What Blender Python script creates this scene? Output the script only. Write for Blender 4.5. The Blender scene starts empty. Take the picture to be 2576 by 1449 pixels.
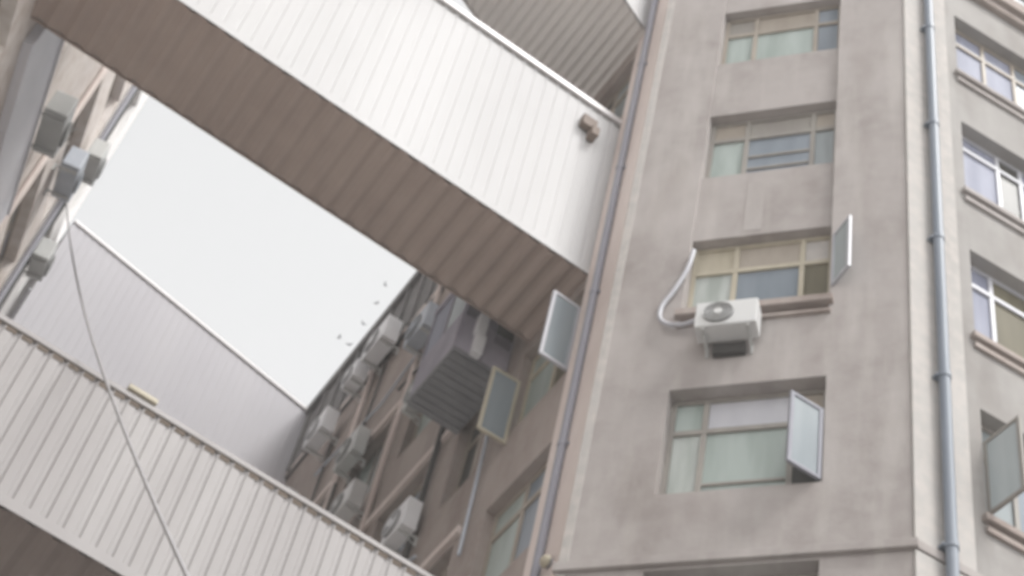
import bpy, bmesh, math, random
from mathutils import Vector, Matrix
random.seed(7)
sc = bpy.context.scene
col = sc.collection
def rad(a): return math.radians(a)

# ------------------------------------------------------------------ camera
cam_d = bpy.data.cameras.new('camera'); cam = bpy.data.objects.new('camera', cam_d); col.objects.link(cam)
pitch, roll = 0.92125, 0.26387
fw = Vector((0, math.cos(pitch), math.sin(pitch))); rt = Vector((1, 0, 0)); up = rt.cross(fw)
RX = rt*math.cos(roll) + up*math.sin(roll); UP = up*math.cos(roll) - rt*math.sin(roll)
m = Matrix((RX, UP, -fw)).transposed().to_4x4(); m.translation = Vector((0, 0, 1.6))
cam.matrix_world = m
cam_d.sensor_width = 36; cam_d.lens = 36*4694.6/2576
cam_d.clip_start = 0.1; cam_d.clip_end = 3000
cam_d.dof.use_dof = True; cam_d.dof.focus_distance = 3.2; cam_d.dof.aperture_fstop = 8.5
sc.camera = cam

# ------------------------------------------------------------------ light
SUN_B, SUN_E = 135, 58
world = bpy.data.worlds.new('World'); sc.world = world; world.use_nodes = True
nt = world.node_tree; nt.nodes.clear()
sky = nt.nodes.new('ShaderNodeTexSky'); sky.sky_type = 'NISHITA'; sky.sun_disc = False
sky.sun_elevation = rad(SUN_E); sky.sun_rotation = rad(SUN_B); sky.dust_density = 0.3; sky.air_density = 1.0
hs = nt.nodes.new('ShaderNodeHueSaturation'); hs.inputs['Saturation'].default_value = 0.02
bg = nt.nodes.new('ShaderNodeBackground'); bg.inputs['Strength'].default_value = 0.128
wo = nt.nodes.new('ShaderNodeOutputWorld')
nt.links.new(sky.outputs[0], hs.inputs['Color']); nt.links.new(hs.outputs[0], bg.inputs['Color']); nt.links.new(bg.outputs[0], wo.inputs['Surface'])
sd = bpy.data.lights.new('sun', 'SUN'); sd.energy = 1.3; sd.angle = rad(18); sd.color = (1, 0.985, 0.96)
sun = bpy.data.objects.new('sun', sd); col.objects.link(sun)
to_sun = Vector((math.sin(rad(SUN_B))*math.cos(rad(SUN_E)), math.cos(rad(SUN_B))*math.cos(rad(SUN_E)), math.sin(rad(SUN_E))))
sun.rotation_euler = to_sun.to_track_quat('Z', 'Y').to_euler(); sun.location = (20, -20, 60)
sc.view_settings.view_transform = 'Standard'; sc.view_settings.look = 'None'
sc.view_settings.exposure = 1.48; sc.view_settings.gamma = 1; sc.view_settings.use_curve_mapping = False

# ------------------------------------------------------------------ materials
def new_mat(name):
    m = bpy.data.materials.new(name); m.use_nodes = True
    return m, m.node_tree, m.node_tree.nodes['Principled BSDF']
def mottled(name, c1, c2, scale=1.0, rough=0.9, spec=0.2, stretch=1.0, bump=0.0, c3=None, lo=0.35, hi=0.65, streak=None):
    m, t, b = new_mat(name)
    geo = t.nodes.new('ShaderNodeNewGeometry'); mp = t.nodes.new('ShaderNodeMapping')
    mp.inputs['Scale'].default_value = (1, 1, 1/stretch)
    t.links.new(geo.outputs['Position'], mp.inputs['Vector'])
    n = t.nodes.new('ShaderNodeTexNoise'); n.inputs['Scale'].default_value = scale; n.inputs['Detail'].default_value = 7; n.inputs['Roughness'].default_value = 0.62
    t.links.new(mp.outputs[0], n.inputs['Vector'])
    r = t.nodes.new('ShaderNodeValToRGB'); e = r.color_ramp.elements
    e[0].position, e[0].color = lo, (*c1, 1); e[1].position, e[1].color = hi, (*c2, 1)
    t.links.new(n.outputs['Fac'], r.inputs['Fac']); out = r.outputs['Color']
    if c3:
        n2 = t.nodes.new('ShaderNodeTexNoise'); n2.inputs['Scale'].default_value = scale*7; n2.inputs['Detail'].default_value = 5
        t.links.new(geo.outputs['Position'], n2.inputs['Vector'])
        r2 = t.nodes.new('ShaderNodeValToRGB'); r2.color_ramp.elements[0].position = 0.40; r2.color_ramp.elements[1].position = 0.85
        t.links.new(n2.outputs['Fac'], r2.inputs['Fac'])
        mx = t.nodes.new('ShaderNodeMixRGB'); mx.inputs['Color2'].default_value = (*c3, 1)
        t.links.new(r2.outputs['Color'], mx.inputs['Fac']); t.links.new(out, mx.inputs['Color1']); out = mx.outputs[0]
    if streak:                         # pale wash-down marks
        m4 = t.nodes.new('ShaderNodeMapping'); m4.inputs['Scale'].default_value = (1, 1, .13)
        n4 = t.nodes.new('ShaderNodeTexNoise'); n4.inputs['Scale'].default_value = 2.6; n4.inputs['Detail'].default_value = 5; n4.inputs['Roughness'].default_value = .6
        t.links.new(geo.outputs['Position'], m4.inputs['Vector']); t.links.new(m4.outputs[0], n4.inputs['Vector'])
        r4 = t.nodes.new('ShaderNodeValToRGB'); r4.color_ramp.elements[0].position = .50; r4.color_ramp.elements[1].position = .78
        r4.color_ramp.elements[1].color = (.8, .8, .8, 1); t.links.new(n4.outputs['Fac'], r4.inputs['Fac'])
        x4 = t.nodes.new('ShaderNodeMixRGB'); x4.inputs['Color2'].default_value = (*streak, 1)
        t.links.new(r4.outputs['Color'], x4.inputs['Fac']); t.links.new(out, x4.inputs['Color1']); out = x4.outputs[0]
        n5 = t.nodes.new('ShaderNodeTexNoise'); n5.inputs['Scale'].default_value = 1.7; n5.inputs['Detail'].default_value = 6   # grime
        m5 = t.nodes.new('ShaderNodeMapping'); m5.inputs['Scale'].default_value = (1, 1, .35); m5.inputs['Location'].default_value = (7, 3, 1)
        t.links.new(geo.outputs['Position'], m5.inputs['Vector']); t.links.new(m5.outputs[0], n5.inputs['Vector'])
        r5 = t.nodes.new('ShaderNodeValToRGB'); r5.color_ramp.elements[0].position = .30; r5.color_ramp.elements[0].color = (.86, .845, .835, 1); r5.color_ramp.elements[1].position = .52
        t.links.new(n5.outputs['Fac'], r5.inputs['Fac'])
        x5 = t.nodes.new('ShaderNodeMixRGB'); x5.blend_type = 'MULTIPLY'; x5.inputs['Fac'].default_value = 1
        t.links.new(out, x5.inputs['Color1']); t.links.new(r5.outputs['Color'], x5.inputs['Color2']); out = x5.outputs[0]
    t.links.new(out, b.inputs['Base Color'])
    b.inputs['Roughness'].default_value = rough; b.inputs['Specular IOR Level'].default_value = spec
    if bump:
        bp = t.nodes.new('ShaderNodeBump'); bp.inputs['Strength'].default_value = bump; bp.inputs['Distance'].default_value = 0.02
        n3 = t.nodes.new('ShaderNodeTexNoise'); n3.inputs['Scale'].default_value = 18; n3.inputs['Detail'].default_value = 6
        t.links.new(geo.outputs['Position'], n3.inputs['Vector']); t.links.new(n3.outputs['Fac'], bp.inputs['Height']); t.links.new(bp.outputs[0], b.inputs['Normal'])
    return m
def glass(name, c1, c2, scale=3.0, rough=0.3, clear=0, spec=0.08):
    # opaque pane; curtains, sky reflections and dark rooms are put into its colour
    m, t, b = new_mat(name)
    geo = t.nodes.new('ShaderNodeNewGeometry'); mp = t.nodes.new('ShaderNodeMapping'); mp.inputs['Scale'].default_value = (1, 1, 0.15)
    t.links.new(geo.outputs['Position'], mp.inputs['Vector'])
    n = t.nodes.new('ShaderNodeTexNoise'); n.inputs['Scale'].default_value = scale; n.inputs['Detail'].default_value = 3
    t.links.new(mp.outputs[0], n.inputs['Vector'])
    r = t.nodes.new('ShaderNodeValToRGB'); e = r.color_ramp.elements
    e[0].position, e[0].color = 0.36, (*c1, 1); e[1].position, e[1].color = 0.64, (*c2, 1)
    t.links.new(n.outputs['Fac'], r.inputs['Fac']); t.links.new(r.outputs['Color'], b.inputs['Base Color'])
    b.inputs['Roughness'].default_value = rough; b.inputs['Specular IOR Level'].default_value = spec
    if clear:                          # see-through sash glass mixed with the tinted base
        tr = t.nodes.new('ShaderNodeBsdfTransparent'); tr.inputs['Color'].default_value = (.86, .92, .93, 1); mx = t.nodes.new('ShaderNodeMixShader'); mx.inputs['Fac'].default_value = clear
        out = t.nodes['Material Output']; t.links.new(b.outputs[0], mx.inputs[1]); t.links.new(tr.outputs[0], mx.inputs[2]); t.links.new(mx.outputs[0], out.inputs['Surface'])
    return m
M = dict(
 plaster=mottled('plaster', (0.319, 0.289, 0.276), (0.409, 0.376, 0.363), .55, .93, .15, 1.0, .15, (.40,.37,.355), streak=(.46,.43,.41)),
 plaster_wing_dimmed=mottled('plaster_wing_dimmed', (0.286, 0.270, 0.259), (0.352, 0.336, 0.322), .6, .93, .15, 1.0, .15, (.34,.325,.31), streak=(.38,.365,.35)),  # front plaster darkened; the wing's dimmer light is put into the colour
 plaster_pink=mottled('pinkish_plaster', (0.616, 0.533, 0.495), (0.704, 0.621, 0.583), .8, .93, .15, 2.5, .1),
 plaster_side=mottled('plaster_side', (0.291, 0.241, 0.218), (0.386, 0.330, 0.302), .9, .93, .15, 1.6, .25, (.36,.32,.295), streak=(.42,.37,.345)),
 plaster_pale=mottled('plaster_pale', (0.392, 0.373, 0.355), (0.456, 0.437, 0.419), .8, .9, .15, 2.5, .15, (.52,.48,.45)),
 plaster_left=mottled('plaster_left', (0.672, 0.616, 0.582), (0.762, 0.706, 0.661), .5, .93, .15, 2.0, .2, (.52,.44,.38)),
 white_sunlit_render=mottled('white_sunlit_render', (.74,.72,.70), (.80,.78,.77), .5, .85, .2, 3.0, .1),  # white paint, with the far end's sunlight put into its brightness
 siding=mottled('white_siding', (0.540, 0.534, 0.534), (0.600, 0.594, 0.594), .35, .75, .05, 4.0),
 siding_low=mottled('shaded_white_siding', (0.346, 0.328, 0.326), (0.419, 0.403, 0.399), .5, .7, .08, 5.0),  # white siding darkened; the lower bridge's shade is put into the colour
 siding_far=mottled('grey_siding', (0.492, 0.480, 0.504), (0.540, 0.528, 0.546), .3, .7, .08, 4.0),
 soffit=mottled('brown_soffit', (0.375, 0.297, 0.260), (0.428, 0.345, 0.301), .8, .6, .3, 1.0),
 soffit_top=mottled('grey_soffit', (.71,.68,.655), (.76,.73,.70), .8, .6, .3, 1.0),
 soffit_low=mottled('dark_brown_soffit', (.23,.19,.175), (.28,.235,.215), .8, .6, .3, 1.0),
 gap_shade=mottled('grey_gap_shade', (.24,.23,.22), (.30,.285,.275), 2, .8, .2),
 gap_shade_brown=mottled('brown_gap_shade', (.11,.088,.07), (.15,.12,.098), 2, .8, .2),
 panel=mottled('grey_blue_panel', (0.616, 0.616, 0.660), (0.726, 0.715, 0.748), .35, .5, .3, 1.0),
 cap=mottled('cap_flashing', (0.572, 0.550, 0.550), (0.627, 0.605, 0.605), .6, .45, .4, 1.0),
 wood=mottled('cream_frame', (.31,.27,.225), (.38,.335,.285), 3, .6, .3, 3.0),
 wood_yellow=mottled('yellowed_frame', (.40,.36,.275), (.48,.435,.345), 3, .6, .3, 3.0),
 wood_grey=mottled('grey_frame', (.26,.24,.22), (.32,.30,.27), 3, .6, .3, 3.0),
 sash_frame=mottled('sash_frame', (.25,.25,.285), (.29,.29,.325), 3, .6, .1, 3.0),
 patch=mottled('pale_plaster_patch', (.36,.33,.315), (.43,.40,.385), 2.5, .9, .1, 3.0),
 wood_white=mottled('white_frame', (.44,.44,.475), (.50,.50,.53), 3, .5, .4, 3.0),
 pipe=mottled('blue_grey_pipe', (.145,.17,.21), (.195,.22,.26), 1.5, .5, .4, 6.0),
 pipe_side=mottled('violet_grey_pipe', (.23,.228,.265), (.285,.28,.315), 1.5, .5, .4, 6.0),
 ac=mottled('white_plastic', (.58,.58,.58), (.64,.64,.63), 2, .4, .4),
 ac_white=mottled('bright_plastic', (.74,.74,.76), (.80,.80,.81), 2, .4, .4),
 ac_grey=mottled('grey_plastic', (.46,.465,.455), (.52,.525,.51), 2, .5, .4),
 ac_blue=mottled('bluish_plastic', (.38,.415,.47), (.46,.49,.54), 2, .5, .4),
 dark=mottled('dark_metal', (.05,.048,.045), (.075,.07,.065), 3, .6, .3),
 rust=mottled('brown_metal', (.16,.12,.10), (.22,.17,.14), 3, .7, .3),
 fan=mottled('fan_guard', (.14,.14,.14), (.19,.19,.19), 4, .5, .4),
 roofing=mottled('dark_roofing', (.15,.145,.145), (.22,.21,.205), 1.2, .8, .2),
 asphalt=mottled('asphalt', (.25,.243,.235), (.31,.30,.29), 1.5, .95, .1),
 balc=mottled('dark_corrugated_metal', (.19,.19,.20), (.26,.26,.27), 1.5, .6, .3),
 balc_face=mottled('mauve_cladding', (.30,.28,.33), (.42,.39,.45), 1.4, .7, .2, 2),
 orange=mottled('ochre_paint', (.52,.30,.17), (.60,.37,.22), 2, .8, .2),
 cable=mottled('grey_cable', (.29,.28,.285), (.34,.33,.335), 2, .6, .2),
 bird=mottled('dark_feathers', (.05,.05,.055), (.12,.12,.12), 30, .8, .2),
 g_green=glass('glass_green_curtain', (0.280, 0.325, 0.302), (0.381, 0.431, 0.409)),
 g_pale=glass('glass_pale_curtain', (0.325, 0.353, 0.330), (0.448, 0.476, 0.454), 5),
 g_blue=glass('glass_blue', (.19,.22,.25), (.26,.29,.33), 2),  # blue tint stands for reflected sky
 g_sash=glass('glass_sash', (.29,.325,.35), (.36,.395,.42), 2, .3, .34, .06),
 g_sky=glass('glass_sky_reflection', (0.231, 0.242, 0.308), (0.319, 0.330, 0.402), 2.5, .5, 0, .04),  # sky reflection put into the base colour, with little gloss left
 g_sash_pale=glass('glass_sash_pale', (.40,.44,.45), (.50,.535,.54), 2, .3, .2, .06),
 g_dark=glass('glass_dark', (.04,.04,.038), (.09,.088,.08), 2),
 g_olive=glass('room_olive', (.13,.118,.085), (.19,.172,.125), 2, .5, 0, .04),
 g_mid=glass('glass_mid', (.16,.18,.18), (.30,.33,.34), 2),
)

# ------------------------------------------------------------------ mesh helpers
class Frame:                       # o: origin, t: along the wall, n: outward, z up
    def __init__(s, o, t, n): s.o, s.t, s.n = Vector(o), Vector(t), Vector(n)
    def p(s, u, d, z): return s.o + s.t*u + s.n*d + Vector((0, 0, z))
    def at(s, u, d, z): return Frame(s.p(u, d, z), s.t, s.n)
    def turned(s, u, d, z, a):     # swung round a vertical axis at (u,d,z)
        a = rad(a); return Frame(s.p(u, d, z), s.t*math.cos(a) + s.n*math.sin(a), -s.t*math.sin(a) + s.n*math.cos(a))
def bearing(b): return Vector((math.sin(rad(b)), math.cos(rad(b)), 0))
class MB:
    def __init__(s): s.v, s.f = [], []
    def quad(s, *pts):
        i = len(s.v); s.v += [Vector(p) for p in pts]; s.f.append(tuple(range(i, i+len(pts))))
    def box(s, F, u0, u1, d0, d1, z0, z1):
        i = len(s.v)
        for z in (z0, z1):
            for u, d in ((u0, d0), (u1, d0), (u1, d1), (u0, d1)): s.v.append(F.p(u, d, z))
        s.f += [tuple(i+k for k in q) for q in ((0,3,2,1), (4,5,6,7), (0,1,5,4), (1,2,6,5), (2,3,7,6), (3,0,4,7))]
    def tube(s, pts, r, seg=10, cap=True):
        pts = [Vector(p) for p in pts]; rings = []
        for k, p in enumerate(pts):
            a = pts[max(k-1, 0)]; b = pts[min(k+1, len(pts)-1)]; dr = (b-a).normalized()
            x = dr.cross(Vector((0.31, 0.17, 0.93))); 
            if x.length < .15: x = dr.cross(Vector((1, 0, 0)))
            x.normalize(); y = dr.cross(x); i = len(s.v)
            for j in range(seg):
                w = 2*math.pi*j/seg; s.v.append(p + (x*math.cos(w) + y*math.sin(w))*r)
            rings.append(i)
        for a, b in zip(rings, rings[1:]):
            for j in range(seg): s.f.append((a+j, a+(j+1) % seg, b+(j+1) % seg, b+j))
        if cap: s.f += [tuple(rings[0]+j for j in range(seg))[::-1], tuple(rings[-1]+j for j in range(seg))]
    def disc(s, c, n, r, thick, seg=20):
        n = Vector(n).normalized(); s.tube([Vector(c) - n*thick/2, Vector(c) + n*thick/2], r, seg)
    def build(s, name, mat, parent=None, bevel=0, smooth=False):
        o0 = parent.matrix_world.translation.copy() if parent else (sum(s.v, Vector())/len(s.v))
        pp = parent
        me = bpy.data.meshes.new(name); me.from_pydata([v - o0 for v in s.v], [], s.f); me.update()
        bm = bmesh.new(); bm.from_mesh(me); bmesh.ops.remove_doubles(bm, verts=bm.verts, dist=1e-5); bmesh.ops.recalc_face_normals(bm, faces=bm.faces)
        if bevel:
            bmesh.ops.bevel(bm, geom=[e for e in bm.edges if len(e.link_faces) == 2 and e.calc_face_angle(0) > .6], offset=bevel, segments=2, affect='EDGES', profile=.6)
        if smooth:
            for f in bm.faces: f.smooth = True
        bm.to_mesh(me); bm.free()
        me.materials.append(mat)
        ob = bpy.data.objects.new(name, me); col.objects.link(ob)
        if pp:
            ob.parent = pp; ob.matrix_world = Matrix.Translation(o0)
        else: ob.location = o0
        return ob
def refresh(): bpy.context.view_layer.update()
def part(mb, name, mat, parent, **k):
    refresh(); o = mb.build(name, mat, parent, **k); refresh()
    if parent: o.parent = parent; o.matrix_parent_inverse = parent.matrix_world.inverted(); o.matrix_basis = Matrix.Translation(parent.matrix_world.translation)
    refresh(); return o
def tag(o, label, cat, group=None, kind=None):
    if kind: o['kind'] = kind; return o
    o['label'] = label; o['category'] = cat
    if group: o['group'] = group
    return o
def thing(name, loc, label, cat, group=None):
    o = bpy.data.objects.new(name, None); col.objects.link(o); o.location = loc; o.empty_display_size = .2
    refresh(); return tag(o, label, cat, group)
def facade(mb, F, u0, u1, z0, z1, holes, depth, d=0):
    """sheet with rectangular holes (ua, ub, za, zb) and their reveals"""
    us = sorted({u0, u1, *[x for h in holes for x in h[:2]]}); zs = sorted({z0, z1, *[x for h in holes for x in h[2:4]]})
    us = [u for u in us if u0 <= u <= u1]; zs = [z for z in zs if z0 <= z <= z1]
    for ua, ub in zip(us, us[1:]):
        for za, zb in zip(zs, zs[1:]):
            cu, cz = (ua+ub)/2, (za+zb)/2
            if not any(h[0] < cu < h[1] and h[2] < cz < h[3] for h in holes):
                mb.quad(F.p(ua, d, za), F.p(ub, d, za), F.p(ub, d, zb), F.p(ua, d, zb))
    for ua, ub, za, zb in [h[:4] for h in holes]:
        e = d - depth
        mb.quad(F.p(ua, d, za), F.p(ua, e, za), F.p(ua, e, zb), F.p(ua, d, zb)); mb.quad(F.p(ub, d, za), F.p(ub, e, za), F.p(ub, e, zb), F.p(ub, d, zb))
        mb.quad(F.p(ua, d, za), F.p(ub, d, za), F.p(ub, e, za), F.p(ua, e, za)); mb.quad(F.p(ua, d, zb), F.p(ub, d, zb), F.p(ub, e, zb), F.p(ua, e, zb))

def window(parent, F, u0, u1, z0, z1, d, cols, tz, fmat, gl, lower=None, tf=.07, label=None, skip=(), bars=(), gl_top=None):
    """frame = window; panes children. d: plane of the frame's outer face. cols: mullion positions; tz: transom height"""
    fr = MB(); w = .055; dd = d - .07
    fr.box(F, u0, u0+tf, dd, d, z0, z1); fr.box(F, u1-tf, u1, dd, d, z0, z1)
    fr.box(F, u0+tf, u1-tf, dd, d, z0, z0+tf); fr.box(F, u0+tf, u1-tf, dd, d, z1-tf, z1)
    if tz: fr.box(F, u0+tf, u1-tf, dd-.004, d+.004, tz-w*.8, tz+w*.8)
    for c in cols:
        fr.box(F, c-w*.7, c+w*.7, dd, d, z0+tf, (tz-w*.8) if tz else z1-tf)
        if tz: fr.box(F, c-w*.7, c+w*.7, dd, d, tz+w*.8, z1-tf)
    for (a, b, z) in bars: fr.box(F, a, b, dd+.015, d-.006, z-.025, z+.025)
    o = part(fr, 'window', fmat, parent, bevel=.008)
    if label: o['label'] = label
    xs = [u0, *sorted(cols), u1]
    for k, (a, b) in enumerate(zip(xs, xs[1:])):
        p = MB(); zt = tz if tz else z1
        p.box(F, a+.012, b-.012, d-.05, d-.035, z0+.015, zt-.012); part(p, 'pane', gl[k % len(gl)], o)
        if tz:
            p = MB(); p.box(F, a+.012, b-.012, d-.05, d-.035, tz+.012, z1-.015); part(p, 'pane', (gl_top or gl)[k % len(gl_top or gl)], o)
    return o
def open_sash(win, F, u, z0, z1, w, ang, fmat, gmat, d=0.0):
    G = F.turned(u, d, 0, ang); s = MB(); t = .055
    s.box(G, 0, t, -.022, .022, z0, z1); s.box(G, w-t, w, -.022, .022, z0, z1); s.box(G, t, w-t, -.022, .022, z0, z0+t); s.box(G, t, w-t, -.022, .022, z1-t, z1)
    part(s, 'open_sash', fmat, win, bevel=.006)
    p = MB(); p.box(G, t-.01, w-t+.01, -.006, .006, z0+t-.01, z1-t+.01); part(p, 'sash_pane', gmat, win)

def corrugated(mb, a, b, up_vec, out, pitch, depth, cover=.74, slope=.05):
    """ribbed sheet from a to b, swept along up_vec, panels standing out by depth over narrow grooves"""
    a, b, up_vec, out = Vector(a), Vector(b), Vector(up_vec), Vector(out).normalized()
    L = (b-a).length; t = (b-a)/L; n = int(L/pitch); prof = []
    x = 0
    while x < L:
        prof += [(x, depth), (min(x+pitch*cover, L), depth), (min(x+pitch*(cover+slope), L), 0), (min(x+pitch*(1-slope), L), 0)]; x += pitch
    prof.append((L, depth)); last = None
    for x, d in prof:
        p = a + t*x + out*d; i = len(mb.v); mb.v += [p, p+up_vec]
        if last is not None: mb.f.append((last, i, i+1, last+1))
        last = i

# ------------------------------------------------------------------ setting
g = MB(); S_ = 900
n = 12
for i in range(n):
    for j in range(n):
        x0, y0 = -S_ + 2*S_*i/n, -S_ + 2*S_*j/n; w = 2*S_/n
        g.quad((x0, y0, 0), (x0+w, y0, 0), (x0+w, y0+w, 0), (x0, y0+w, 0))
tag(part(g, 'ground', M['asphalt'], None), '', '', kind='structure')

# ------------------------------------------------------------------ right apartment block
TM = bearing(-63.7); NM = bearing(206.3); FM = Frame((5.12, 14.02, 0), TM, NM)          # chamfered corner front
TW = bearing(72.5); NW = bearing(162.5); FW = Frame((5.12, 14.02, 0), TW, NW)            # right wing
cl = FM.p(4.13, 0, 0)
TS = bearing(-20.8); NS = bearing(249.2); FS = Frame(cl, TS, NS)                         # courtyard side
H_HI, H_LO = 41.0, 33.7
heads = [20.62 + 3.58*k + (.21 if k == -1 else 0) for k in range(-6, 6)]
floors = [(h-2.04, h) for h in heads if h > 2.2]
blk = thing('apartment_building', (5.12, 14.02, 0), 'grey brown plaster apartment block with chamfered corner, open windows and blue grey drainpipes', 'building')
MU0, MU1 = 1.05, 3.10
def special(z): return min(floors, key=lambda f: abs(f[1]-z))
BAY0 = 22.02                                             # the recessed bay starts at the sill of the fourth window from the top
mh = []
for a, b in floors:
    if b < 22: mh.append((MU0, MU1, a, b))
mh.append((MU0, MU1, BAY0, 40.2))
wall = MB(); facade(wall, FM, 0, 4.13, 0, H_HI, mh, .36)
# recessed bay: spandrels between windows
win_spec = {}
bh = []
for a, b in floors:
    if b > 22 and b < 40: bh.append((MU0, MU1, a + (.3 if abs(b-24.2) < .3 else .18), b))
prev = BAY0
for (u0, u1, a, b) in bh:
    wall.box(FM, u0+.002, u1-.002, -.34, -.09, prev, a); prev = b
wall.box(FM, MU0+.002, MU1-.002, -.34, -.09, prev, 40.198)
# wing openings
WCOL = [(1.10, 3.2), (4.9, 7.0), (8.7, 10.8)]
wh = [(u0, u1, a, b) for a, b in floors for u0, u1 in WCOL]
wing = MB(); facade(wing, FW, 0, 13, 0, H_HI, wh, .32)
SC = [(.95, 2.70), (3.55, 4.55), (5.6, 7.3), (8.3, 9.9), (10.8, 12.4)]
sh = [(u0, u1, a, b) for a, b in floors for u0, u1 in SC if b < (40 if u1 < 3.3 else 31.25)]
# closed rear: keep the block a hull
b1 = FW.p(13, 0, 0); b2 = FS.p(14.9, 0, 0); b3 = Vector((b1.x-3, b1.y+16, 0)); lo = FS.p(3.4, 0, 0); lo2 = lo + TW*9
Z = lambda p, z: Vector((p.x, p.y, z))
for p, q, z0, z1 in ((b1, b3, 0, H_HI), (b3, b2, 0, H_LO), (lo, lo2, H_LO, H_HI), (lo2, b3, H_LO, H_HI)):
    wall.quad(Z(p, z0), Z(q, z0), Z(q, z1), Z(p, z1))
part(wall, 'front_wall', M['plaster'], blk); part(wing, 'wing_wall', M['plaster_wing_dimmed'], blk)
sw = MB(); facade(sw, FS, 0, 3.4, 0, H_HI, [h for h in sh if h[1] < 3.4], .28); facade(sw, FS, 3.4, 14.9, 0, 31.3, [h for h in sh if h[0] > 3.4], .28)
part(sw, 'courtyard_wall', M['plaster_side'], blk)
rf = MB()
rf.quad(Z(FM.o, H_HI), Z(b1, H_HI), Z(b3, H_HI), Z(lo2, H_HI), Z(lo, H_HI), Z(cl, H_HI))
rf.quad(Z(lo, H_LO), Z(lo2, H_LO), Z(b3, H_LO), Z(b2, H_LO))
rf.box(FS, 3.4, 15.0, -.5, .16, 33.45, 33.75)            # eaves gutter edge
rf.box(FS, 3.4, 14.9, -.4, .06, 31.3, 33.45)              # dark attic band under the eaves
for k in range(15): rf.box(FS, 3.7+k*.75, 3.82+k*.75, .06, .12, 31.4, 33.45)
part(rf, 'roof', M['roofing'], blk)
# belt course and sill ledges
tr = MB()
tr.box(FM, -.07, 4.2, .0, .07, 17.30, 17.44); tr.box(FW, 0.0, 13, .0, .07, 17.30, 17.44)
part(tr, 'belt_course', M['plaster'], blk, bevel=.01)
le = MB(); le.box(FM, MU0-.06, MU1+.06, -.05, .10, 22.16, 22.30); le.box(FM, MU0-.03, MU1+.03, -.03, .06, 21.96, 22.02)
part(le, 'sill_ledge', M['plaster_side'], blk, bevel=.01)
for a, b in floors:
    l2 = MB(); l2.box(FW, 1.02, 3.28, -.12, .09, a-.13, a-.02); l2.box(FW, 1.06, 3.24, .0, .05, a-.30, a-.20)
    if 18 < a < 34: part(l2, 'window_sill', M['plaster_side'] if a < 23 else M['plaster'], blk, bevel=.01)
cc = MB(); cc.box(FW, .9, 13, 0, .22, 32.62, 32.95); cc.box(FW, .9, 13, 0, .12, 32.4, 32.6); part(cc, 'cornice', M['plaster_side'], blk, bevel=.01)
q = MB(); q.box(FM, 4.04, 4.16, -.0, .025, 17.46, H_HI); q.box(FM, 4.04, 4.16, -.0, .025, 0, 17.28); part(q, 'corner_bead', M['plaster_pale'], blk, bevel=.01)
q = MB(); q.box(FW, .0, .86, .002, .05, 17.45, H_HI); q.box(FW, .0, .86, .002, .05, 0, 17.29); part(q, 'pilaster', M['plaster_pale'], blk, bevel=.015)
q = MB(); q.box(FM, 2.10, 2.36, -.092, -.084, 24.32, 25.62); part(q, 'plaster_patch', M['patch'], blk)
# windows of the chamfered front, by floor
def mw(h): return special(h)
for a, b in floors:
    if b > 40.5: continue
    rec = b > 22; d = -.25 if rec else -.21
    a2 = a + (.3 if abs(b-24.2) < .3 else .18) if rec else a
    if abs(b-24.2) < .3:
        w = window(blk, FM, MU0, MU1, a2, b, d, [1.5, 2.46], b-.63, M['wood_yellow'], [M['g_olive'], M['g_blue'], M['g_pale']], gl_top=[M['plaster_pale'], M['wood'], M['wood_yellow']],
                   label='yellowed window with its right sash swung wide open over the air conditioner')
        open_sash(w, FM, MU0-.02, a2+.12, b-.38, .44, 132, M['wood_white'], M['g_sash_pale'], -.02)
    elif abs(b-20.62) < .3:
        w = window(blk, FM, MU0, MU1, a2, b, d, [1.5, 2.63], 19.97, M['wood_grey'], [M['g_dark'], M['g_green'], M['g_pale']], gl_top=[M['wood'], M['wood_white'], M['g_green']],
                   bars=[(1.55, 2.6, 18.95), ], label='wide window with a narrow right sash half open')
        open_sash(w, FM, MU0+.03, a2+.05, 19.95, .50, 46, M['sash_frame'], M['g_sash'], -.02)
    elif abs(b-27.78) < .3:
        window(blk, FM, MU0, MU1, a2, b, d, [1.45, 2.5], b-.55, M['wood_grey'], [M['g_mid'], M['g_blue'], M['g_green']], gl_top=[M['wood'], M['wood_grey'], M['wood']], bars=[(1.5, 2.45, a2+.75), (1.5, 2.45, a2+.4)])
    elif b > 30:
        window(blk, FM, MU0, MU1, a2, b, d, [1.5, 2.55], b-.6, M['wood'], [M['g_blue'], M['g_green'], M['g_green']], gl_top=[M['g_blue'], M['wood'], M['wood_grey']])
    else:
        window(blk, FM, MU0, MU1, a2, b, d, [1.5, 2.63], b-.65, M['wood_grey'], [M['g_mid'], M['g_green'], M['g_dark']])
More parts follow.
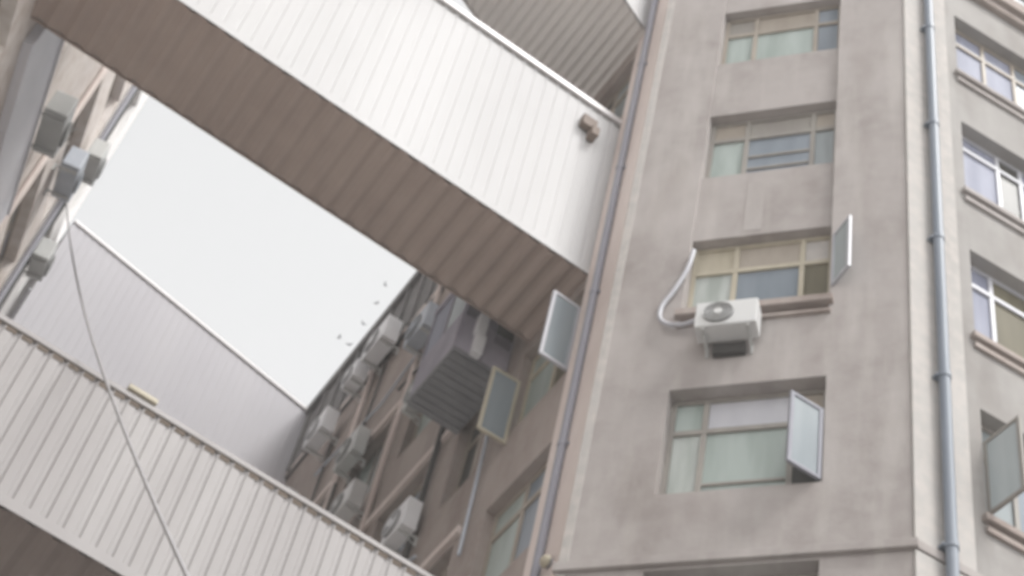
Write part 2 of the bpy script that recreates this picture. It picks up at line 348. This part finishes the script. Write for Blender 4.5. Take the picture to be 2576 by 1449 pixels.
for k, (a, b) in enumerate(floors):
    for j, (u0, u1) in enumerate(WCOL):
        if j > 1 or a < 10: 
            p = MB(); p.box(FW, u0, u1, -.3, -.2, a, b); part(p, 'window', M['g_mid'], blk); continue
        if abs(b-20.62) < .3 and j == 0:
            w = window(blk, FW, u0, u1, a, b, -.20, [1.75, 2.5], 19.98, M['wood_grey'], [M['g_mid'], M['g_blue'], M['g_pale']], label='window with a sash swung out beside the right drainpipe')
            open_sash(w, FW, u0+.04, a+.06, 19.98, .62, 84, M['wood_grey'], M['g_sash_pale'], -.02)
        elif abs(b-24.2) < .3: window(blk, FW, u0, u1, a, b, -.20, [1.62, 2.3] if j == 0 else [u0+.7, u0+1.4], b-.5, M['wood_white'], [M['g_sky'], M['g_olive'], M['g_sky']])
        elif abs(b-27.78) < .3: window(blk, FW, u0, u1, a, b, -.20, [u0+.85, u0+1.3], b-.4, M['wood_white'], [M['g_sky'], M['g_dark'], M['g_sky']])
        else: window(blk, FW, u0, u1, a, b, -.20, [u0+.75, u0+1.4], b-.55, M['wood'], [M['g_sky'], M['g_sky'], M['g_blue']])
for k, (u0, u1, a, b) in enumerate(sh):
    gl = [M['g_mid'], M['g_green'], M['g_dark'], M['g_blue']]; random.shuffle(gl)
    if a < 12 or u0 > 8:
        w = window(blk, FS, u0, u1, a, b, -.16, [(u0+u1)/2], None, M['wood_grey'], gl[:2])
    else: w = window(blk, FS, u0, u1, a, b, -.16, [(u0+u1)/2], b-.55, M['wood_yellow'] if abs(b-24.2) < .3 and u0 < 1 else M['wood'] if k % 3 else M['wood_white'], [M['g_olive'], M['g_green']] if abs(b-24.2) < .3 and u0 < 1 else gl[:3])
    if 5 < u0 < 11 and a > 14 and (k*7) % 5 in (0, 2, 3):      # casements left open at odd angles
        open_sash(w, FS, u0+.05 if k % 2 else u1-.05, a+.06, b-.95, .42+.08*(k % 3), (75+13*(k % 4)) if k % 2 else (92+12*(k % 3)), M['wood_white'] if k % 3 else M['wood'], M['g_sash'] if k % 4 else M['g_blue'], 0)
    if abs(b-24.2) < .3 and u0 < 1:
        w['label'] = 'courtyard window with two sashes standing straight out from the wall'
        open_sash(w, FS, u0+.05, 22.15, 23.66, .50, 92, M['wood_white'], M['g_sash'], 0)
        open_sash(w, FS, u1-.12, 21.95, 23.40, .50, 90, M['wood_yellow'], M['g_sash'], 0)
q = MB(); q.box(FS, .0, .93, .002, .03, 0, H_HI); part(q, 'corner_strip_lit', M['plaster_pink'], blk, bevel=.008)  # added strip; the corner's stronger light is put into its paler colour
for z in (31.25, 27.75, 24.15, 20.6):                    # thin string courses over the courtyard windows
    q = MB(); q.box(FS, 3.4 if z > 24.3 or z < 24 else 4.7, 14.9, .0, .07, z+.12, z+.26); part(q, 'string_course', M['plaster_pink'], blk)
for pts in (((5.0, 29.2), (7.0, 29.5), (9.1, 28.9), (12, 29.3)), ((6.2, 25.9), (6.3, 28.3), (8.3, 28.6)), ((4.8, 21.3), (7.6, 21.7), (7.9, 24.0)), ((8.2, 24.2), (10.2, 24.5), (10.3, 27.6)), ((9.7, 30.8), (9.8, 27.9)), ((11.6, 30.0), (11.5, 25.0)), ((3.1, 20.0), (3.2, 23.4))):
    q = MB(); q.tube([FS.p(u, .07, z) for u, z in pts], .028, 6); part(q, 'conduit', M['dark'] if pts[0][0] > 6 else M['ac_blue'], blk)
for u, z0, z1 in ((5.2, 12, 31.6), (7.75, 12, 31.6), (10.4, 12, 31.6)):
    q = MB(); q.tube([FS.p(u, .08, z0), FS.p(u, .08, z1)], .05, 8); part(q, 'downpipe', M['plaster_pink'] if u > 6 else M['dark'], blk)
# projecting balcony on the courtyard wall
bal = MB()
bal.box(FS, 3.22, 4.62, .02, .98, 24.06, 24.16)
corrugated(bal, FS.p(3.22, .02, 24.02), FS.p(4.62, .02, 24.02), FS.n*.96, (0, 0, -1), .16, .03)
bo = part(bal, 'balcony', M['balc'], blk); bo['label'] = 'dark ribbed underside of the enclosed balcony under the skybridge'
bf = MB(); bf.box(FS, 3.24, 4.6, .92, .985, 24.165, 25.1); bf.box(FS, 3.215, 3.25, .02, .92, 24.165, 25.0); bf.box(FS, 4.59, 4.625, .02, .92, 24.165, 25.0)
bf.box(FS, 3.22, 4.62, .0, 1.0, 26.35, 26.5); bf.box(FS, 3.22, 3.27, .93, .98, 25.1, 26.35); bf.box(FS, 4.57, 4.62, .93, .98, 25.1, 26.35); bf.box(FS, 3.9, 3.95, .93, .98, 25.1, 26.35)
part(bf, 'balcony_cladding', M['balc_face'], bo)
bp = MB(); bp.box(FS, 3.215, 3.235, .05, .36, 24.75, 26.3); part(bp, 'balcony_pane', M['g_dark'], bo)
for z0, z1, d0 in ((24.12, 24.58, .54), (24.62, 25.08, .57)):   # two white boxes fixed one above the other on the near side
    bp = MB(); bp.box(FS, 3.06, 3.213, d0, d0+.17, z0, z1); part(bp, 'white_box', M['ac_white'], bo, bevel=.015)
bp = MB(); bp.box(FS, 3.28, 3.88, .95, .965, 25.12, 26.33); part(bp, 'balcony_pane', M['g_mid'], bo)
bp = MB(); bp.box(FS, 3.96, 4.56, .95, .965, 25.12, 26.33); part(bp, 'balcony_pane', M['g_sky'], bo)

# ------------------------------------------------------------------ left building
TL = bearing(-11); NL = bearing(79); FL = Frame((-7.75, 14.59, 0), TL, NL)
LH = 42.0
lb = thing('apartment_building', FL.p(0, 0, 0), 'pale beige block at the left edge with air conditioners, joined by the skybridges', 'building')
lfl = [(26.43-3.02*k-1.95, 26.43-3.02*k) for k in range(8, -1, -1)] + [(27.6, 29.45), (30.9, 32.6), (34.0, 35.7), (37.1, 38.8)]
LC = [(-7.6, -5.6), (-4.4, -2.4), (-1.6, .2), (.95, 4.75), (6.3, 9.3), (10.3, 11.5)]
lh = []
for a, b in lfl:
    for c in LC:
        if c == LC[3] and b > 27: c = (1.2, 2.9)
        if a > 0.3: lh.append((*c, a, b))
lh = [h for h in lh if not (h[0] == .95 and h[2] > 24)] + [(.75, 5.6, 26.42, 26.86)]
lw = MB(); facade(lw, FL, -9, 9.6, 0, LH, [h for h in lh if h[0] < 9.5], .34)
lw2 = MB(); facade(lw2, FL, 9.6, 12.2, 0, LH, [h for h in lh if h[0] > 9.5], .34)
la, lbk = FL.p(-9, 0, 0), FL.p(12.2, 0, 0); lc_, ld = la - NL*11, lbk - NL*11
for p, q2 in ((la, lc_), (lc_, ld)): lw.quad(Z(p, 0), Z(q2, 0), Z(q2, LH), Z(p, LH))
lw2.quad(Z(lbk, 0), Z(ld, 0), Z(ld, LH), Z(lbk, LH))
lw.quad(Z(la, LH), Z(lbk, LH), Z(ld, LH), Z(lc_, LH))
for u, r, z0, mt in ((5.95, .06, 0, 'plaster_pink'), (9.52, .055, 0, 'pipe_side'), (9.9, .05, 20, 'dark')):
    q = MB(); q.tube([FL.p(u, .09, z0), FL.p(u, .09, LH-.5)], r, 8); part(q, 'downpipe', M[mt], lb)
part(lw, 'wall', M['plaster_left'], lb); part(lw2, 'end_wall', M['white_sunlit_render'], lb)
for k, h in enumerate(lh):
    u0, u1, a, b = h
    if b == 26.86:                     # shadow gap above the loggia parapet, its dark put into the back sheet's colour
        p = MB(); p.box(FL, u0, u1, -.33, -.3, a, b); part(p, 'loggia_gap_shade', M['g_dark'], lb)
        p = MB(); p.box(FL, .72, 5.62, .002, .16, 24.4, 26.40); p.box(FL, .70, 5.64, .0, .19, 26.402, 26.46); part(p, 'loggia_parapet', M['panel'], lb, bevel=.01); continue
    n_ = 3 if u1-u0 > 3 else 2; cs = [u0 + (u1-u0)*(i+1)/n_ for i in range(n_-1)]
    gl = random.sample([M['g_sky'], M['g_blue'], M['g_pale'], M['g_mid']], 3)
    window(lb, FL, u0, u1, a, b, -.22, cs, b-.5 if a > 14 else None, M['wood_white'] if u0 == .95 else M['wood'], gl)

# ------------------------------------------------------------------ skybridges
def skybridge(a, b, width, back, z0, z1, side_mat, soff_mat, pitch, label, sp=.32, cap_h=.09, cap_out=.07, rib=.018, cover=.72, gap_mat=None, cap_mat=None, gslope=.05):
    """a, b: ground points of the near face ends; back: unit vector to the far side"""
    a, b = Vector((a[0], a[1], 0)), Vector((b[0], b[1], 0)); t = (b-a).normalized(); L = (b-a).length
    n = Vector((t.y, -t.x, 0)); 
    if n.dot(back) > 0: n = -n
    root = thing('skybridge', (a+b)/2 + Vector((0, 0, z0)), label, 'skybridge')
    F = Frame(a, t, n); wv = back*width
    s = MB(); corrugated(s, F.p(0, 0, z0), F.p(L, 0, z0), (0, 0, z1-z0), n, pitch, rib, cover, gslope); part(s, 'siding', side_mat, root)
    s = MB(); corrugated(s, F.p(0, 0, z0)+wv, F.p(L, 0, z0)+wv, (0, 0, z1-z0), -n, pitch, rib, cover); part(s, 'siding', side_mat, root)
    s = MB(); corrugated(s, F.p(0, -.002, z0-.001), F.p(L, -.002, z0-.001), wv, (0, 0, -1), sp, .045, .20, .29); part(s, 'soffit', soff_mat, root)
    s = MB(); i = 0
    c = lambda p, z: Vector((p.x, p.y, z))
    s.quad(c(a, z1+.02), c(b, z1+.02), c(b+wv, z1+.02), c(a+wv, z1+.02)); part(s, 'roof', M['cap'], root)
    s = MB(); s.box(F, 0, L, -.02, cap_out, z1-cap_h, z1+cap_h*.5); part(s, 'cap_flashing', cap_mat or M['cap'], root, bevel=.006)
    s = MB(); s.box(F, 0, L, .03, .045, z0-.05, z0+.10); part(s, 'bottom_trim', side_mat, root)
    G = Frame(Vector(a)+wv, t, -n); s = MB(); s.box(G, 0, L, .03, .045, z0-.05, z0+.10); part(s, 'bottom_trim', soff_mat, root)
    if gap_mat:                           # dark dashes: gap shadow of the panel mouths under the cap, put into colour
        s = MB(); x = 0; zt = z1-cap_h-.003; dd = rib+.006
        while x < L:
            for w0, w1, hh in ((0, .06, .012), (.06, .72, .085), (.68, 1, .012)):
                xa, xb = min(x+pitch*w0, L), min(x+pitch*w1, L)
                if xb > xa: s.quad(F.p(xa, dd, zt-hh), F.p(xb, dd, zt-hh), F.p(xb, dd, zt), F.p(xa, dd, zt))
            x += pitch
        part(s, 'gap_shade_strip', gap_mat, root)
    return root, F, L
Tb = bearing(67.5)
e1 = FS.p(.975, 0.0, 0)
l1 = e1 - Tb*9.35
K_UP, FU, LU = skybridge(l1, e1, 1.62, TS, 24.5, 28.92, M['siding'], M['soffit'], .23, 'sunlit white skybridge with brown ribbed underside crossing the middle of the view', rib=.012, gap_mat=M['gap_shade'])
v = MB(); x = LU - .62                                   # small dark vent hood near the tower end
v.box(FU, x-.16, x+.12, .03, .16, 28.0, 28.28); v.box(FU, x+.02, x+.16, .03, .22, 27.78, 28.02); part(v, 'vent_hood', M['rust'], K_UP, bevel=.01)
K_LO, FO, LO = skybridge(l1 - Tb*.2, e1, 1.62, TS, 14.8, 17.12, M['siding_low'], M['soffit_low'], .2, 'shaded white skybridge at the lower left below the brown soffit', cap_h=.05, cap_out=.045, rib=.026, cover=.54, gslope=.12, gap_mat=M['gap_shade_brown'], cap_mat=M['siding_low'])
fp = MB(); fp.box(FO, 4.12, 4.5, -.02, .075, 17.17, 17.24); part(fp, 'flashing_patch', M['wood_yellow'], K_LO, bevel=.01)
fa, fb = Vector((-9.667, 25.666, 0)), Vector((-3.60, 29.44, 0))
skybridge(fa, fb, 2.4, bearing(-24), 28.0, 33.6, M['siding_far'], M['soffit'], .2, 'pale grey skybridge farthest back under the white sky', cap_h=.06, cap_out=.05, rib=.008, cover=.6)
ta = FS.p(.745, 0, 0); tdir = bearing(46)
skybridge(ta - tdir*8.6, ta, 2.78, TS, 31.9, 34.6, M['siding'], M['soffit_top'], .23, 'topmost skybridge showing a grey ribbed underside at the top of the photo', sp=.2)

# ------------------------------------------------------------------ drainpipes
def drainpipe(F, u, d, z1, r, mat, label, joints, loc):
    root = thing('drainpipe', F.p(u, d, 0), label, 'drainpipe', 'drainpipes at the corners of the apartment block')
    p = MB(); p.tube([F.p(u, d, .25), F.p(u, d, z1)], r, 14); part(p, 'pipe', mat, root, smooth=False)
    for z in joints:
        c = MB(); c.tube([F.p(u, d, z-.05), F.p(u, d, z+.05)], r*1.16, 14); c.box(F, u-r*1.5, u+r*1.5, .05 if d > .1 else 0, d-.01, z-.02, z+.02)
        part(c, 'bracket', mat, root)
drainpipe(FW, .42, .16, 40.5, .075, M['pipe'], 'thick blue grey drainpipe between pale strips on the right corner', [2+3.1*k for k in range(12)], None)
drainpipe(FS, .46, .09, 40.5, .058, M['pipe_side'], 'thinner violet grey drainpipe beside the skybridge ends', [3+3.4*k for k in range(11)], None)

# ------------------------------------------------------------------ air conditioners
def conditioner(F, label, group, mat, front=True, W=.8, D=.3, Hh=.55, off=.14):
    """F: frame at the lower left back corner on the wall (u along, d out)"""
    root = thing('air_conditioner', F.o, label, 'air conditioner', group)
    c = MB(); c.box(F, 0, W, off, off+D, 0, Hh); part(c, 'casing', mat, root, bevel=.02)
    g_ = MB(); cx = W*.62
    G = F
    cen = F.p(cx, off+D+.012, Hh*.5)
    g_.disc(cen, F.n, Hh*.40, .03, 24); fg = part(g_, 'fan_grille', M['fan'], root)
    h_ = MB()
    for rr in (.38, .29, .20):
        pts = [cen + F.n*.022 + F.t*math.cos(w)*Hh*rr + Vector((0, 0, 1))*math.sin(w)*Hh*rr for w in [2*math.pi*i/20 for i in range(21)]]
        h_.tube(pts, .006, 5)
    h_.disc(cen + F.n*.02, F.n, Hh*.12, .02, 16); part(h_, 'fan_hub', mat, fg)
    for x in (.12, W-.12):
        b_ = MB(); b_.box(F, x-.02, x+.02, .001, off+D-.02, -.045, -.004); b_.box(F, x-.018, x+.018, .001, .03, -.2, -.045)
        b_.tube([F.p(x, .03, -.18), F.p(x, off+D-.12, -.05)], .01, 6); part(b_, 'bracket', M['ac_grey'], root)
    return root
ac = conditioner(FM.at(1.93, 0, 21.42), 'white air conditioner with a looping hose under the window with the widest open sash', 'air conditioners hung on the walls', M['ac'], D=.30, off=.10, W=.84, Hh=.52)
hp = [FM.p(3.02, .05, 23.75), FM.p(3.07, .06, 23.3), FM.p(3.22, .06, 22.8), FM.p(3.36, .06, 22.45), FM.p(3.36, .07, 22.15), FM.p(3.22, .09, 21.96), FM.p(3.0, .12, 21.88), FM.p(2.77, .2, 21.85)]
def smooth_path(pts, n=6):
    out = []
    P = [pts[0]] + pts + [pts[-1]]
    for i in range(1, len(P)-2):
        for k in range(n):
            t = k/n; a, b, c, d = P[i-1], P[i], P[i+1], P[i+2]
            out.append(.5*((2*b) + (c-a)*t + (2*a-5*b+4*c-d)*t*t + (3*b-a-3*c+d)*t**3))
    return out + [pts[-1]]
h = MB(); h.tube(smooth_path(hp), .035, 8); part(h, 'hose', M['wood_white'], ac, smooth=True)
h = MB(); h.box(FM, 2.12, 2.56, .01, .10, 21.20, 21.40); part(h, 'dark_block', M['dark'], ac, bevel=.01)  # dark block on the wall below the casing
GA = 'air conditioners hung on the walls'
for (s, z, mt, W, lab) in (
   (9.25, 31.0, 'ac_white', .95, 'white air conditioner highest up on the dark courtyard wall, nearest the brown soffit'),
   (10.35, 30.75, 'ac_white', .55, 'small white air conditioner in the middle of the three below the dark eaves'),
   (11.35, 30.0, 'ac_white', .85, 'whitish air conditioner lowest of the three below the dark eaves'),
   (7.9, 24.9, 'ac', .85, 'pale air conditioner low on the courtyard wall just above the lower skybridge'),
   (6.0, 26.3, 'ac_grey', .8, 'dull grey air conditioner on the courtyard wall beyond the dark balcony'),
   (5.0, 22.0, 'ac_white', .7, 'pale air conditioner under the far lower corner of the dark balcony'),
   (6.9, 29.0, 'ac_blue', .8, 'bluish air conditioner on the courtyard wall between the balcony and the three white ones'),
   (9.0, 27.3, 'ac_grey', .8, 'grey air conditioner mid height on the far half of the courtyard wall'),
   (12.6, 28.6, 'ac_grey', .8, 'grey air conditioner at the far end of the courtyard wall next to the farthest skybridge'),
   (4.75, 19.0, 'ac', .8, 'cream air conditioner lowest on the courtyard wall right of the lower skybridge')):
    conditioner(FS.at(s, 0, z), lab, GA, M[mt], W=W, D=.26 + .12*((s*7) % 1), Hh=.45 + .3*W*((s*3.3) % 1 + .35), off=.10 + .1*((s*5) % 1))
for (s, z, mt, W, D, lab) in (
   (3.6, 26.95, 'ac_grey', .95, .40, 'big grey green air conditioner on the left building close under the brown soffit'),
   (7.2, 30.3, 'ac_blue', .9, .36, 'bluish air conditioner on the left building with the thin cable beside it'),
   (8.75, 32.85, 'ac_grey', .8, .34, 'brownish grey air conditioner against the white end of the left building'),
   (9.7, 30.35, 'ac_grey', .65, .34, 'dark air conditioner beside the left end of the farthest skybridge')):
    conditioner(FL.at(s, 0, z), lab, GA, M[mt], W=W, D=D, Hh=.6, off=.12)
# satellite dish on the left building
dr = thing('satellite_dish', FL.p(5.0, 0, 28.25), 'small white satellite dish below the big grey green air conditioner', 'satellite dish')
d_ = MB(); ax = (NL*.8 + Vector((0, 0, .5)) - TL*.4).normalized(); c0 = FL.p(5.0, .28, 28.3)
x_ = ax.cross(Vector((0, 0, 1))).normalized(); y_ = ax.cross(x_); rings = []
for k in range(6):
    r_ = .26*k/5; i0 = len(d_.v)
    for j in range(20):
        w = 2*math.pi*j/20; d_.v.append(c0 + ax*(r_*r_*1.1) + (x_*math.cos(w) + y_*math.sin(w))*max(r_, .002))
    rings.append(i0)
for a, b in zip(rings, rings[1:]):
    for j in range(20): d_.f.append((a+j, a+(j+1) % 20, b+(j+1) % 20, b+j))
part(d_, 'dish', M['ac'], dr, smooth=True)
d_ = MB(); d_.tube([FL.p(5.0, 0, 28.2), FL.p(5.0, .2, 28.2), c0], .018, 8); d_.tube([c0 - y_*.02, c0 + ax*.3], .01, 6); part(d_, 'arm', M['cable'], dr)

# ------------------------------------------------------------------ wall lamp at the foot of the side drainpipe
wl = thing('wall_lamp', FS.p(.22, .0, 17.5), 'small round cream wall lamp beside the foot of the thinner drainpipe', 'lamp')
w_ = MB(); w_.disc(FS.p(.22, .03, 17.62), FS.n, .07, .06, 16); part(w_, 'base', M['cable'], wl)
w_ = MB(); cc_ = FS.p(.22, .08, 17.62); rings = []
for k in range(7):
    th = math.pi*.5*k/6; i0 = len(w_.v)
    for j in range(16):
        w = 2*math.pi*j/16; w_.v.append(cc_ + FS.n*.09*math.sin(th) + (FS.t*math.cos(w) + Vector((0, 0, math.sin(w))))*max(.09*math.cos(th), .001))
    rings.append(i0)
for a, b in zip(rings, rings[1:]):
    for j in range(16): w_.f.append((a+j, a+(j+1) % 16, b+(j+1) % 16, b+j))
part(w_, 'globe', M['wood_yellow'], wl, smooth=True)

# ------------------------------------------------------------------ overhead cable and the post it runs down to
pole = Vector((-0.64, 7.04, 0)); topz = 7.17
pr_ = thing('utility_pole', pole, 'plain grey steel post that the long cable comes down to', 'pole')
p_ = MB(); p_.tube([pole, pole + Vector((0, 0, topz+.3))], .07, 12); part(p_, 'shaft', M['cable'], pr_)
p_ = MB(); p_.disc(pole + Vector((0, 0, topz+.34)), (0, 0, 1), .09, .08, 12); part(p_, 'finial', M['dark'], pr_)
A_ = FL.p(9.55, .12, 32.2); B_ = pole + Vector((0, 0, topz))
cp = [A_ + (B_-A_)*(k/30) - Vector((0, 0, 1))*0.55*4*(k/30)*(1-k/30) for k in range(31)]
cb = MB(); cb.tube(cp, .017, 7); tag(part(cb, 'cable', M['cable'], None), 'thin grey cable sagging from the left building down across the lower skybridge', 'cable')

# ------------------------------------------------------------------ small birds over the eaves
def bird(p, s, yaw, flap, label):
    b = MB(); Fb = Frame(p, (math.cos(yaw), math.sin(yaw), 0), (-math.sin(yaw), math.cos(yaw), 0)); rings = []
    prof = [(-.5, .012), (-.34, .05), (-.1, .10), (.12, .115), (.3, .075), (.36, .085), (.44, .07), (.5, .02), (.57, .004)]
    for x, r in prof:
        i0 = len(b.v)
        for j in range(10):
            w = 2*math.pi*j/10; b.v.append(Fb.p(x*s, math.cos(w)*r*s, math.sin(w)*r*s + (.04*s if x > .3 else 0)))
        rings.append(i0)
    for a, c in zip(rings, rings[1:]):
        for j in range(10): b.f.append((a+j, a+(j+1) % 10, c+(j+1) % 10, c+j))
    for sg in (-1, 1):
        pts = [(.22, .08, .03), (-.08, .08, .03), (-.2, .5, .03+flap*.5), (-.3, .95, .03+flap), (.05, .6, .05+flap*.55)]
        top = [Fb.p(x*s, sg*y*s, z*s) for x, y, z in pts]; i = len(b.v); b.v += top + [q - Vector((0, 0, .02*s)) for q in top]
        b.f += [(i, i+1, i+2, i+4), (i+4, i+2, i+3), (i+5, i+9, i+7, i+6), (i+9, i+8, i+7), (i, i+5, i+6, i+1), (i+1, i+6, i+7, i+2), (i+2, i+7, i+8, i+3), (i+3, i+8, i+9, i+4), (i+4, i+9, i+5, i)]
    tag(part(b, 'bird', M['bird'], None), label, 'bird', 'small dark birds by the eaves')
for (s, d, z, yaw, fl, lab) in (
   (9.85, 1.0, 30.96, .4, .3, 'small dark bird flying farthest out in the white gap beyond the eaves'),
   (10.45, .6, 31.66, 1.3, .1, 'small dark bird just off the eaves edge below the outermost one'),
   (11.1, .3, 33.31, 2.2, .35, 'small dark bird closest to the middle of the dark eaves'),
   (10.46, .35, 33.36, .9, .2, 'dark bird hovering off the eaves nearer the skybridge'),
   (10.86, .2, 34.6, 2.8, .4, 'dark bird nearest the brown skybridge soffit')):
    bird(FS.p(s, d+.15, z-.05), .09, yaw, fl, lab)

# ------------------------------------------------------------------ air volume added to lift the shadows, standing for lens glare
hz = MB(); hz.box(Frame((0, 0, 0), (1, 0, 0), (0, 1, 0)), -910, 910, -910, 910, -1, 46)
hm = bpy.data.materials.new('glare_haze'); hm.use_nodes = True; t_ = hm.node_tree; t_.nodes.clear()
pv = t_.nodes.new('ShaderNodeVolumePrincipled'); pv.inputs['Color'].default_value = (.97, .955, .945, 1); pv.inputs['Density'].default_value = 0.0024
ou = t_.nodes.new('ShaderNodeOutputMaterial'); t_.links.new(pv.outputs[0], ou.inputs['Volume'])
tag(part(hz, 'glare_haze', hm, None), '', '', kind='stuff')
